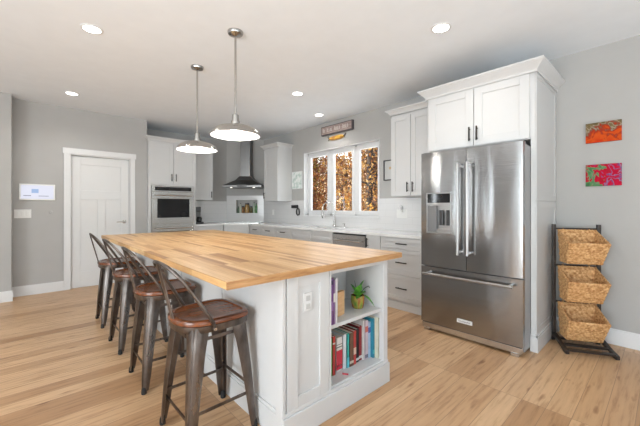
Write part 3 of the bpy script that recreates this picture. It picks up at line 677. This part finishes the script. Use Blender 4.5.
# ------------------------------------------------------------ pendants and downlights
pn = thing('pendant_light', 'nearer brushed nickel dome pendant light hanging over the island', 'pendant light', (1.318, 2.50, H), 0, 'pendants over the island')
MB().lathe([(.066, 0), (.066, -.008), (.060, -.022), (.02, -.034), (.008, -.04)], 32).build('canopy', NICKEL, pn, smooth=True)
MB().tube([(0, 0, -.03), (0, 0, -.70)], .009, 12).build('rod', NICKEL, pn, smooth=True)
MB().lathe([(.008, -.700), (.016, -.702), (.027, -.710), (.028, -.760), (.036, -.764), (.036, -.798), (.045, -.803)], 28).build('socket_housing', NICKEL, pn, smooth=True)
sh = MB(); sh.lathe([(0.03, -0.798), (0.075, -0.801), (0.115, -0.808), (0.15, -0.82), (0.18, -0.84), (0.198, -0.862), (0.204, -0.881), (0.208, -0.888), (0.203, -0.888), (0.199, -0.88), (0.193, -0.864), (0.176, -0.843), (0.147, -0.824), (0.113, -0.812), (0.074, -0.805), (0.03, -0.803)], 56)
sd_ = sh.build('shade', [NICKEL, ENAMEL], pn, smooth=True)
for p in sd_.data.polygons:
    c = p.center
    rr = math.hypot(c.x, c.y)
    if p.normal.z < -.05 and rr < .2025: p.material_index = 1
MB().lathe([(.02, -.80), (.03, -.815), (.045, -.85), (.040, -.872), (.022, -.884), (0, -.887)], 24).build('bulb', BULB, pn, smooth=True)
def plight(n, loc, e, r=.05, par=None):
    l = bpy.data.lights.new(n, 'POINT'); l.energy = e; l.shadow_soft_size = r; l.color = (1, .95, .88); o = bpy.data.objects.new(n, l); C.objects.link(o); o.location = loc; return o
pn2 = dup(pn, (1.347, 3.40, H), 0, 'farther brushed nickel dome pendant light, hanging nearer the ovens')
for x, y in ((1.318, 2.5), (1.347, 3.4)): plight('pendant_lamp', (x, y, 1.835), 9, .05)
dl_ = thing('recessed_light', 'recessed ceiling light above the left foreground', 'ceiling light', (.41, 3.275, H), 0, 'recessed ceiling lights')
b = MB(); b.lathe([(.082, 0), (.082, -.004), (.074, -.007), (.064, -.006), (.062, -.001), (.05, 0)], 32); b.build('trim_ring', TRIM, dl_, smooth=True)
MB().lathe([(.0635, -.0005), (.0635, -.0035), (0, -.004)], 32).build('lens', LENS, dl_)
LS = [(.448, 5.31, 'recessed ceiling light near the white door'), (2.553, 1.283, 'recessed ceiling light in front of the refrigerator cabinet'), (2.635, 3.303, 'recessed ceiling light above the aisle between island and sink'), (3.50, 3.83, 'recessed ceiling light just above the sign over the window')]
for x, y, lb in LS: dup(dl_, (x, y, H), 0, lb)
for x, y in ((.41, 3.275), (.448, 5.31), (2.553, 1.283), (2.635, 3.303), (3.50, 3.83), (-1.8, 1.2), (.4, -1.2)):
    l = bpy.data.lights.new('downlight_lamp', 'SPOT'); l.energy = 26; l.spot_size = R(150); l.spot_blend = .8; l.shadow_soft_size = .06; l.color = (1, .97, .93)
    o = bpy.data.objects.new('downlight_lamp', l); C.objects.link(o); o.location = (x, y, H-.02)

# ------------------------------------------------------------ basket stand
bs = thing('basket_stand', 'dark wooden three-tier stand holding wicker baskets against the wall', 'basket stand', (3.722, .574, 0), R(-60.6))
HWD = .172; DP = .305
for s in (-1, 1): MB().box(s*HWD-.013, -.018, .05, s*HWD+.013, .018, 1.085, .003).build('upright', DARKW, bs)
for s in (-1, 1):
    b = MB(); pts = [(.02, .02), (0, .085), (-.08, .075), (-.20, .045), (-.30, .032), (-DP, .03), (-DP, 0), (-DP+.05, 0), (-.2, .02), (-.06, .045), (.0, .035), (.005, 0), (.03, 0)]
    b.loft([[(s*HWD+dx, y, z) for y, z in pts] for dx in (-.014, .014)]); b.build('foot', DARKW, bs, bevel=.002)
for y_, z_ in ((-.09, .058), (-.19, .042), (-.29, .034)): MB().box(-HWD+.012, y_-.016, z_-.008, HWD-.012, y_+.016, z_+.008).build('base_slat', DARKW, bs)
for z_ in (1.045, .705, .368): MB().tube([(-HWD+.01, 0, z_), (HWD-.01, 0, z_)], .008, 10).build('crossbar', DARKW, bs, smooth=True)
def basket_mat():
    m = M('woven_rush', (.5, .3, .12), .7); v = coords(m); n = noise(m, v, 55, 2)
    L(m, ramp(m, [(.3, (.36, .16, .05)), (.5, (.58, .32, .13)), (.72, (.76, .49, .24))], n), B(m).inputs['Base Color']); bump(m, n, .3, .003); return m
RUSH = basket_mat()
def make_basket():
    t = thing('wicker_basket', '', 'basket', (0, 0, 0), 0, 'wicker baskets on the dark stand')
    wt, wb = .146, .130
    # corner columns: bottom -> top (outer)
    Bk = ((-wb, -.022, 0), (-wt, -.014, .285)); Fk = ((-wb, -.165, 0), (-wt, -.262, .185))
    cor = [(Fk[0], Fk[1]), ((wb, -.165, 0), (wt, -.262, .185)), ((wb, -.022, 0), (wt, -.014, .285)), (Bk[0], Bk[1])]
    n, mrow = 26, 20; b = MB(); per = []
    segs = [30, 18, 30, 18]
    def P(side, u, v, inset=0, amp=1):
        (a0, a1), (b0, b1) = cor[side], cor[(side+1) % 4]
        p = (Vector(a0)*(1-v)+Vector(a1)*v)*(1-u)+(Vector(b0)*(1-v)+Vector(b1)*v)*u
        dv = (Vector(b0)-Vector(a0)).normalized(); nn = dv.cross(Vector((0, 0, 1)))
        return p, nn
    RR, CC = 10, 44; cum = [0, 14, 22, 36]; cnt = [14, 8, 14, 8]; per_ = 5
    for shell, off in ((0, 0), (1, -.010)):
        rings = []
        for j in range(RR*4+1):
            v = j/(RR*4); rr_ = min(RR-1, int(v*RR)); hv = math.sin(math.pi*(v*RR-rr_)); ring = []
            for s in range(4):
                for i in range(cnt[s]*per_):
                    u = i/(cnt[s]*per_); p, nn = P(s, u, v); cell = cum[s]+u*cnt[s]
                    wv = (.0008+.0034*hv*(1+math.cos(math.pi*(cell+rr_)))*.9)*(1 if shell == 0 else -1)
                    edge = min(u, 1-u); ring.append(p+nn*(off+wv) if edge > .01 else p+nn*off)
            rings.append(ring)
        b.loft(rings, cap=False)
    # floor of the basket
    fl = [P(s, i/segs[s], .02)[0] for s in range(4) for i in range(segs[s])]
    b.b.faces.new([b.b.verts.new(p) for p in fl])
    b.build('basket_weave', RUSH, t, smooth=True)
    rim = []
    for s in range(4):
        for i in range(segs[s]): p, nn = P(s, i/segs[s], 1); rim.append(p-nn*.004)
    rim.append(rim[0]); bb = MB()
    # braided rim: two strands
    for ph in (0, math.pi):
        q = [Vector(p)+Vector((0, 0, .004*math.sin(k*1.2+ph))) for k, p in enumerate(rim)]; bb.tube(q, .0065, 6)
    bb.build('rim', RUSH, t, smooth=True)
    b = MB()
    for x in (-.10, .10): b.tube([(x, -.012, .27), (x, .013, .29), (x, .004, .305), (x, -.016, .285)], .005, 8)
    b.build('hanging_loop', RUSH, t, smooth=True)
    return t
bk = make_basket(); BL = ['top wicker basket on the dark stand', 'middle wicker basket on the dark stand', 'bottom wicker basket, closest to the floor']
bk['label'] = BL[0]
for k, z in enumerate((.745, .410, .075)):
    q = bk if k == 0 else dup(bk, None, None, BL[k]); at(q, (3.722, .574, z), R(-60.6))

# ------------------------------------------------------------ things on the walls
def swirl(name, stops, sc_, dist):
    m = M(name, stops[0][1], .7, 0, .2); v = coords(m); n = N(m, 'ShaderNodeTexNoise'); n.inputs['Scale'].default_value = sc_; n.inputs['Detail'].default_value = 5; n.inputs['Distortion'].default_value = dist; L(m, v, n.inputs['Vector'])
    return m, n.outputs[0], v
def painting(label, y1, y0, z0, z1, mat):
    t = thing('canvas_painting', label, 'painting', (XW-.002, (y0+y1)/2, (z0+z1)/2), RW, 'small abstract canvases'); wd, h = y1-y0, z1-z0
    MB().box(-wd/2, -.02, -h/2, wd/2, 0, h/2, .002).build('canvas', mat, t); return t
m, f_, v = swirl('orange_swirl', [(0, (.6, .1, .02))], 7, 2.5)
sp = N(m, 'ShaderNodeSeparateXYZ'); L(m, v, sp.inputs[0]); ad = N(m, 'ShaderNodeMath', operation='MULTIPLY_ADD'); L(m, sp.outputs[2], ad.inputs[0]); ad.inputs[1].default_value = 2.6; L(m, f_, ad.inputs[2])
L(m, ramp(m, [(.18, (.52, .03, .0)), (.40, (.58, .08, .005)), (.52, (.32, .02, .004)), (.60, (.16, .09, .05)), (.66, (.34, .28, .2)), (.70, (.17, .12, .05)), (.85, (.12, .09, .04))], ad.outputs[0]), B(m).inputs['Base Color'])
painting('orange and brown abstract canvas, the upper of two on the wall', .529, .279, 1.845, 2.03, m)
m, f_, v = swirl('crimson_swirl', [(0, (.6, .02, .08))], 6, 3)
sp = N(m, 'ShaderNodeSeparateXYZ'); L(m, v, sp.inputs[0]); ad = N(m, 'ShaderNodeMath', operation='MULTIPLY_ADD'); L(m, sp.outputs[0], ad.inputs[0]); ad.inputs[1].default_value = 1.5; L(m, f_, ad.inputs[2])
c1 = ramp(m, [(.22, (.04, .12, .05)), (.33, (.06, .20, .07)), (.39, (.16, .24, .14)), (.42, (.36, .0, .015)), (.54, (.50, .0, .03)), (.58, (.14, .05, .18)), (.63, (.30, .18, .3)), (.66, (.40, .0, .025)), (.80, (.48, .0, .03))], ad.outputs[0]); L(m, c1, B(m).inputs['Base Color'])
painting('crimson and green abstract canvas, the lower of two on the wall', .529, .279, 1.44, 1.64, m)
# home control screen on the door wall
t = thing('wall_display', 'white wall-mounted display screen glowing beside the door', 'display', (.125, YD-.001, 1.456))
MB().box(-.195, -.02, -.115, .195, 0, .115, .006).build('case', PLASTIC, t)
scr = emis('lit_screen', (.84, .86, 1), .80); MB().box(-.175, -.0215, -.095, .175, -.019, .098).build('screen', scr, t)
MB().box(-.065, -.0225, -.012, .01, -.0205, .045).build('screen_tile', emis('lit_blue', (.42, .60, .95), .7), t)
b = MB(); b.box(-.15, -.0225, -.055, -.07, -.0205, -.045); b.box(.01, -.0225, -.058, .12, -.0205, -.050); b.build('screen_mark', emis('lit_grey', (.35, .36, .5), .6), t)
t = thing('light_switch', 'triple white light switch plate below the wall display', 'light switch', (-.03, YD-.001, 1.15))
MB().box(-.088, -.006, -.06, .088, 0, .06, .002).build('plate', PLASTIC, t)
for x in (-.055, 0, .055): MB().box(x-.016, -.010, -.033, x+.016, -.005, .033, .002).build('rocker', PLASTIC, t)
b = MB().lathe([(.022, 0), (.022, .012), (.018, .016), (0, .016)], 20); o = b.build('wall_sensor', painted('sensor_grey', (.42, .42, .41), .5), smooth=True); o.location = (.27, YD-.001, 1.17); o.rotation_euler = (R(90), 0, 0); tag(o, 'small round grey sensor between the switch plate and the door', 'sensor')
# sign
t = thing('wooden_sign', 'long dark-edged wooden sign with pale lettering above the window', 'sign', (XW-.001, 3.825, 2.585), RW)
MB().box(-.37, -.045, -.078, .37, 0, .078, .002).build('frame', painted('sign_edge', (.09, .075, .08), .6), t)
MB().box(-.355, -.048, -.062, .352, -.044, .064).build('board', SIGNW, t)
b = MB(); x = -.32; random.seed(11); zb = -.028
for word in (2, 5, 5, 5):          # illegible pale letters, word by word
    for k in range(word):
        hh = .055 if k else .065; w_ = .018; ty = random.randint(0, 3)
        b.box(x, -.0495, zb, x+.005, -.048, zb+hh)
        if ty != 1: b.box(x+w_-.005, -.0495, zb, x+w_, -.048, zb+hh)
        if ty in (0, 2): b.box(x, -.0495, zb+hh-.006, x+w_, -.048, zb+hh)
        if ty in (1, 3, 2): b.box(x, -.0495, zb, x+w_, -.048, zb+.006)
        x += w_+.010
    x += .045
b.build('lettering', painted('pale_letter', (.74, .70, .66), .7), t)
# carved fish-like ornament below the sign
GOLD = M('painted_gold_wood', (.45, .24, .05), .45); g = noise(GOLD, coords(GOLD), 18, 3); L(GOLD, ramp(GOLD, [(.35, (.30, .13, .05)), (.5, (.55, .27, .05)), (.65, (.62, .40, .04))], g), B(GOLD).inputs['Base Color'])
t = thing('wall_ornament', 'small golden brown carved ornament with scrolled ends below the sign', 'ornament', (XW-.001, 3.84, 2.435), RW)
b = MB(); b.loft([[(x, -.012-.012*math.cos(a), z*math.sin(a)) if 0 else (x, -.014+.012*math.cos(a), z*math.sin(a)) for a in [2*math.pi*k/14 for k in range(14)]] for x, z in ((-.17, .012), (-.15, .026), (-.10, .036), (0, .040), (.10, .036), (.15, .024), (.17, .012))]); b.build('body', GOLD, t, smooth=True)
for s in (-1, 1):
    b = MB(); b.tube([(s*.16, -.014, 0), (s*.19, -.014, .012), (s*.21, -.014, .03), (s*.205, -.014, .045), (s*.19, -.014, .04)], [.010, .009, .008, .006, .004], 8); b.tube([(s*.16, -.014, 0), (s*.19, -.014, -.014), (s*.20, -.014, -.03)], [.009, .007, .004], 8); b.build('scroll', painted('dark_bronze', (.10, .07, .05), .4), t, smooth=True)
# print left of the window
t = thing('wall_print', 'small pale botanical print hanging left of the window', 'picture', (XW-.001, 4.93, 1.77), RW)
pm = M('pale_print', (.7, .76, .72), .5); g = noise(pm, coords(pm), 16, 4); L(pm, ramp(pm, [(.38, (.46, .56, .52)), (.52, (.72, .77, .74)), (.6, (.78, .80, .78))], g), B(pm).inputs['Base Color'])
MB().box(-.16, -.018, -.17, .16, 0, .17, .003).build('board', TRIM, t); MB().box(-.15, -.0195, -.16, .15, -.017, .16).build('print', pm, t)
# square black frame right of the window
t = thing('picture_frame', 'thin black square frame between the window and the wall cabinet', 'picture frame', (XW-.001, 2.745, 1.785), RW)
b = MB(); a, c = .115, .15; b.box(-a, -.02, -c, -a+.014, 0, c); b.box(a-.014, -.02, -c, a, 0, c); b.box(-a+.014, -.02, -c, a-.014, 0, -c+.014); b.box(-a+.014, -.02, c-.014, a-.014, 0, c); b.build('frame', BLACK, t, bevel=.001)
MB().box(-a+.012, -.008, -c+.012, a-.012, -.002, c-.012).build('mat_board', painted('grey_mat', (.50, .50, .49), .7), t)
MB().box(-.02, -.0095, .01, .05, -.0075, .05).build('motif', painted('tan_motif', (.50, .36, .20), .6), t)
# outlet with plug-in light right of window
t = thing('outlet_plate', 'white double outlet plate on the tile right of the window', 'outlet', (XW-.009, 2.55, 1.15), RW)
MB().box(-.085, -.006, -.06, .085, 0, .06, .002).build('plate', PLASTIC, t)
for x in (-.04, .04): MB().box(x-.017, -.009, -.034, x+.017, -.005, .034, .002).build('socket', PLASTIC, t)
t = thing('plug_in_night_light', 'small glass plug-in night light in the outlet right of the window', 'night light', (XW-.0185, 2.55, 1.20), RW)
MB().box(-.02, -.03, -.03, .02, 0, .01, .003).build('plug', PLASTIC, t); MB().lathe([(.018, 0), (.030, .02), (.032, .045), (.02, .06), (0, .062)], 18, (0, -.03, .01)).build('shade', painted('frosted_glass', (.80, .80, .80), .1), t, smooth=True)
# tablet/camera on swing arm left of window
t = thing('wall_can_opener', 'black plug-in gadget with a hanging loop on the wall left of the window', 'gadget', (XW-.009, 4.93, 1.20), RW)
b = MB(); b.box(-.13, -.05, .02, .05, 0, .085, .012); b.build('housing', DARKP, t)
b = MB(); b.tube([(.06, -.03, .02), (.10, -.03, -.0), (.11, -.03, -.05), (.10, -.03, -.10), (.06, -.03, -.115), (.025, -.03, -.09), (.02, -.03, -.04), (.035, -.03, .0), (.06, -.03, .02)], .013, 8); b.build('loop', DARKP, t, smooth=True)
t = thing('outlet_plate', 'white outlet plate on the tile near the corner cooktop', 'outlet', (XW-.009, 5.75, 1.13), RW)
MB().box(-.036, -.006, -.058, .036, 0, .058, .002).build('plate', PLASTIC, t); MB().box(-.017, -.009, -.034, .017, -.005, .034, .002).build('socket', PLASTIC, t)
# niche trim and its bottles (in diagonal frame)
def dg(a, n, z): return (DC[0]+a*r2-n*r2, DC[1]-a*r2-n*r2, z)
b = MB(); q = .014
b.box(NX0-q, -.012, NZ0-q, NX1+q, -.007, NZ0); b.box(NX0-q, -.012, NZ1, NX1+q, -.007, NZ1+q); b.box(NX0-q, -.012, NZ0, NX0, -.007, NZ1); b.box(NX1, -.012, NZ0, NX1+q, -.007, NZ1)
at(struct('trim_5', b, TRIM), (*DC, 0), R(-45))
t = thing('glass_jar', 'amber jar with a dark lid standing in the middle of the corner niche', 'jar', dg(.03, -.045, NZ0)); AMB = painted('amber_glass', (.50, .30, .10), .15, .4, 30)
MB().lathe([(.045, 0), (.055, .01), (.055, .12), (.05, .15), (.04, .165), (.04, .19)], 20).build('jar_body', AMB, t, smooth=True)
for dx, lb, cl in ((-.095, 'brown spice jar left of the tall amber jar in the niche', (.35, .17, .07)), (.095, 'olive brown jar right of the tall amber jar in the niche', (.16, .13, .05))):
    t2 = thing('glass_jar', lb, 'jar', dg(.03+dx, -.05, NZ0)); MB().lathe([(.026, 0), (.031, .01), (.031, .11), (.024, .13)], 18).build('jar_body', painted('jar', cl, .2, .3, 30), t2, smooth=True); MB().lathe([(.026, .13), (.026, .155), (0, .157)], 18).build('lid', DARKP, t2, smooth=True)
MB().lathe([(.043, .19), (.043, .22), (0, .222)], 20).build('lid', DARKP, t, smooth=True)
for a, cl, h, lb in ((-.165, (.10, .16, .10), .15, 'dark green bottle at the left end of the niche'), (-.12, (.62, .66, .56), .22, 'pale frosted bottle left of the jars in the niche'), (.19, (.50, .62, .46), .24, 'pale green bottle right of the jars in the niche'), (.245, (.12, .30, .12), .22, 'green bottle at the right end of the niche')):
    t = thing('bottle', lb, 'bottle', dg(a, -.045, NZ0)); MB().lathe([(.024, 0), (.028, .008), (.028, h*.62), (.012, h*.78), (.010, h*.95)], 18).build('bottle_body', painted('bottle_glass', cl, .12, .2, 20), t, smooth=True); MB().lathe([(.0115, h*.95), (.0115, h), (0, h)], 14).build('cap', DARKP, t, smooth=True)
# coffee maker
t = thing('coffee_maker', 'dark coffee maker on the counter beside the ovens', 'coffee maker', (2.55, 6.42, .911), R(-20))
b = MB(); b.box(-.09, -.15, 0, .11, .13, .035, .006); b.build('drip_base', DARKP, t)
MB().box(-.09, .02, .035, .06, .13, .30, .008).build('column', painted('dark_grey_plastic', (.09, .09, .09), .3), t)
MB().box(-.09, -.10, .235, .06, .13, .335, .012).build('brew_head', DARKP, t)
MB().lathe([(.035, .036), (.05, .05), (.052, .11), (.04, .135), (.042, .14)], 20, (.03, -.07, 0)).build('carafe', GLASSK, t, smooth=True)

# ------------------------------------------------------------ outside: ground and autumn trees
g = MB().box(4.3, -10, -.6, 45, 50, -.45).build('yard_ground', painted('leaf_litter', (.22, .13, .06), .9, .5, 3)); g['kind'] = 'structure'
def leafmat(name, stops):
    m = M(name, stops[0][1], .7); gn = N(m, 'ShaderNodeNewGeometry'); L(m, ramp(m, stops, gn.outputs['Random Per Island'], 'CONSTANT'), B(m).inputs['Base Color'])
    col = B(m).inputs['Base Color'].links[0].from_socket; tr = N(m, 'ShaderNodeBsdfTranslucent'); L(m, col, tr.inputs[0]); mx = N(m, 'ShaderNodeMixShader'); mx.inputs[0].default_value = .4
    L(m, B(m).outputs[0], mx.inputs[1]); L(m, tr.outputs[0], mx.inputs[2]); L(m, mx.outputs[0], m.node_tree.nodes['Material Output'].inputs[0]); return m
AUT = leafmat('autumn_leaves', [(0, (.50, .20, .03)), (.22, (.70, .40, .08)), (.42, (.22, .09, .03)), (.6, (.60, .38, .14)), (.75, (.33, .20, .08)), (.88, (.70, .52, .26)), (.96, (.10, .06, .03))])
YEL = leafmat('yellow_green_leaves', [(0, (.45, .36, .04)), (.3, (.26, .26, .05)), (.6, (.50, .30, .05)), (.8, (.14, .15, .04))])
RUS = leafmat('russet_leaves', [(0, (.36, .11, .03)), (.3, (.24, .08, .03)), (.55, (.48, .20, .05)), (.8, (.12, .06, .03)), (.92, (.58, .40, .2))])
BARK = wood('bark', (.03, .022, .018), (.10, .075, .06), .9, (8, 8, 1.5), .5)
def tree(label, x, y, h, r, mat, n, z0=-.45, low=.1, lean=0, ls=.105):
    t = thing('tree', label, 'tree', (x, y, z0), 0, 'autumn trees behind the window'); tr = MB(); hh = h*.95
    tr.tube([(lean*k*k*.02, .03*math.sin(k), hh*k/8) for k in range(9)], [r*(1-.085*k) for k in range(9)], 9)
    rs = random.Random(int(x*100+y*7)); brs = []
    for k in range(9):
        z = h*(.2+.75*rs.random()); a = rs.random()*6.28; ln = 1.0+rs.random()*1.1; p0 = Vector((0, 0, z)); p1 = p0+Vector((math.cos(a)*ln, math.sin(a)*ln, .3+rs.random()*.8)); tr.tube([p0, (p0+p1)/2+Vector((0, 0, .1)), p1], [r*.22, r*.14, r*.05], 6)
    tr.build('trunk', BARK, t, smooth=True)
    b = bmesh.new()
    for k in range(int(n*2.0)):
        z = h*(low+(1.02-low)*rs.random()); a = rs.random()*6.28; rad = (1.55 if z > h*.3 else 1.2)*math.sqrt(rs.random()); c = Vector((math.cos(a)*rad, math.sin(a)*rad, z))
        n_ = Vector((rs.gauss(0, 1), rs.gauss(0, 1), rs.gauss(0, 1))).normalized(); u = n_.orthogonal().normalized(); v_ = n_.cross(u); s = ls*(.5+rs.random()*.8)
        b.faces.new([b.verts.new(c+u*s*p+v_*s*q+n_*s*.2*w_) for p, q, w_ in ((-.5, 0, 1), (-.1, -.32, 0), (.5, 0, 1), (-.1, .32, 0))])
    me = bpy.data.meshes.new('foliage'); b.to_mesh(me); b.free(); me.materials.append(mat); f = bpy.data.objects.new('foliage', me); C.objects.link(f); f.parent = t
    return t
TR = [(8.2, 11.0, 7, .16, YEL, 4200, 'yellow green tree seen through the left window pane'), (8.2, 9.6, 7.5, .13, RUS, 3600, 'russet tree with a slim trunk near the middle window pane'),
      (9.0, 7.0, 8, .17, AUT, 4600, 'orange and gold tree seen through the right window pane'), (11.2, 12.6, 6.5, .15, RUS, 4200, 'russet tree farther back between the left and middle panes'),
      (10.5, 9.9, 3.6, .14, AUT, 3800, 'lower golden tree behind the middle pane with sky above it'), (12.2, 16.0, 8, .18, AUT, 4600, 'golden tree farther back behind the left pane'),
      (14.5, 13.4, 4.6, .16, RUS, 4200, 'distant reddish tree below the patch of sky'), (12.8, 8.4, 8, .16, AUT, 4200, 'distant orange tree behind the right pane'),
      (16.0, 18.5, 8, .2, YEL, 4200, 'farthest yellow tree behind the left pane'), (16.0, 12.2, 7, .18, AUT, 4200, 'farthest orange tree near the right pane'), (7.4, 13.6, 7, .12, RUS, 3600, 'russet tree at the far left edge of the window view'),
      (7.9, 6.3, 7, .14, AUT, 3600, 'golden tree at the right edge of the window view')]
for x, y, h, r, m, n, lb in TR: tree(lb, x, y, h, r, m, n)
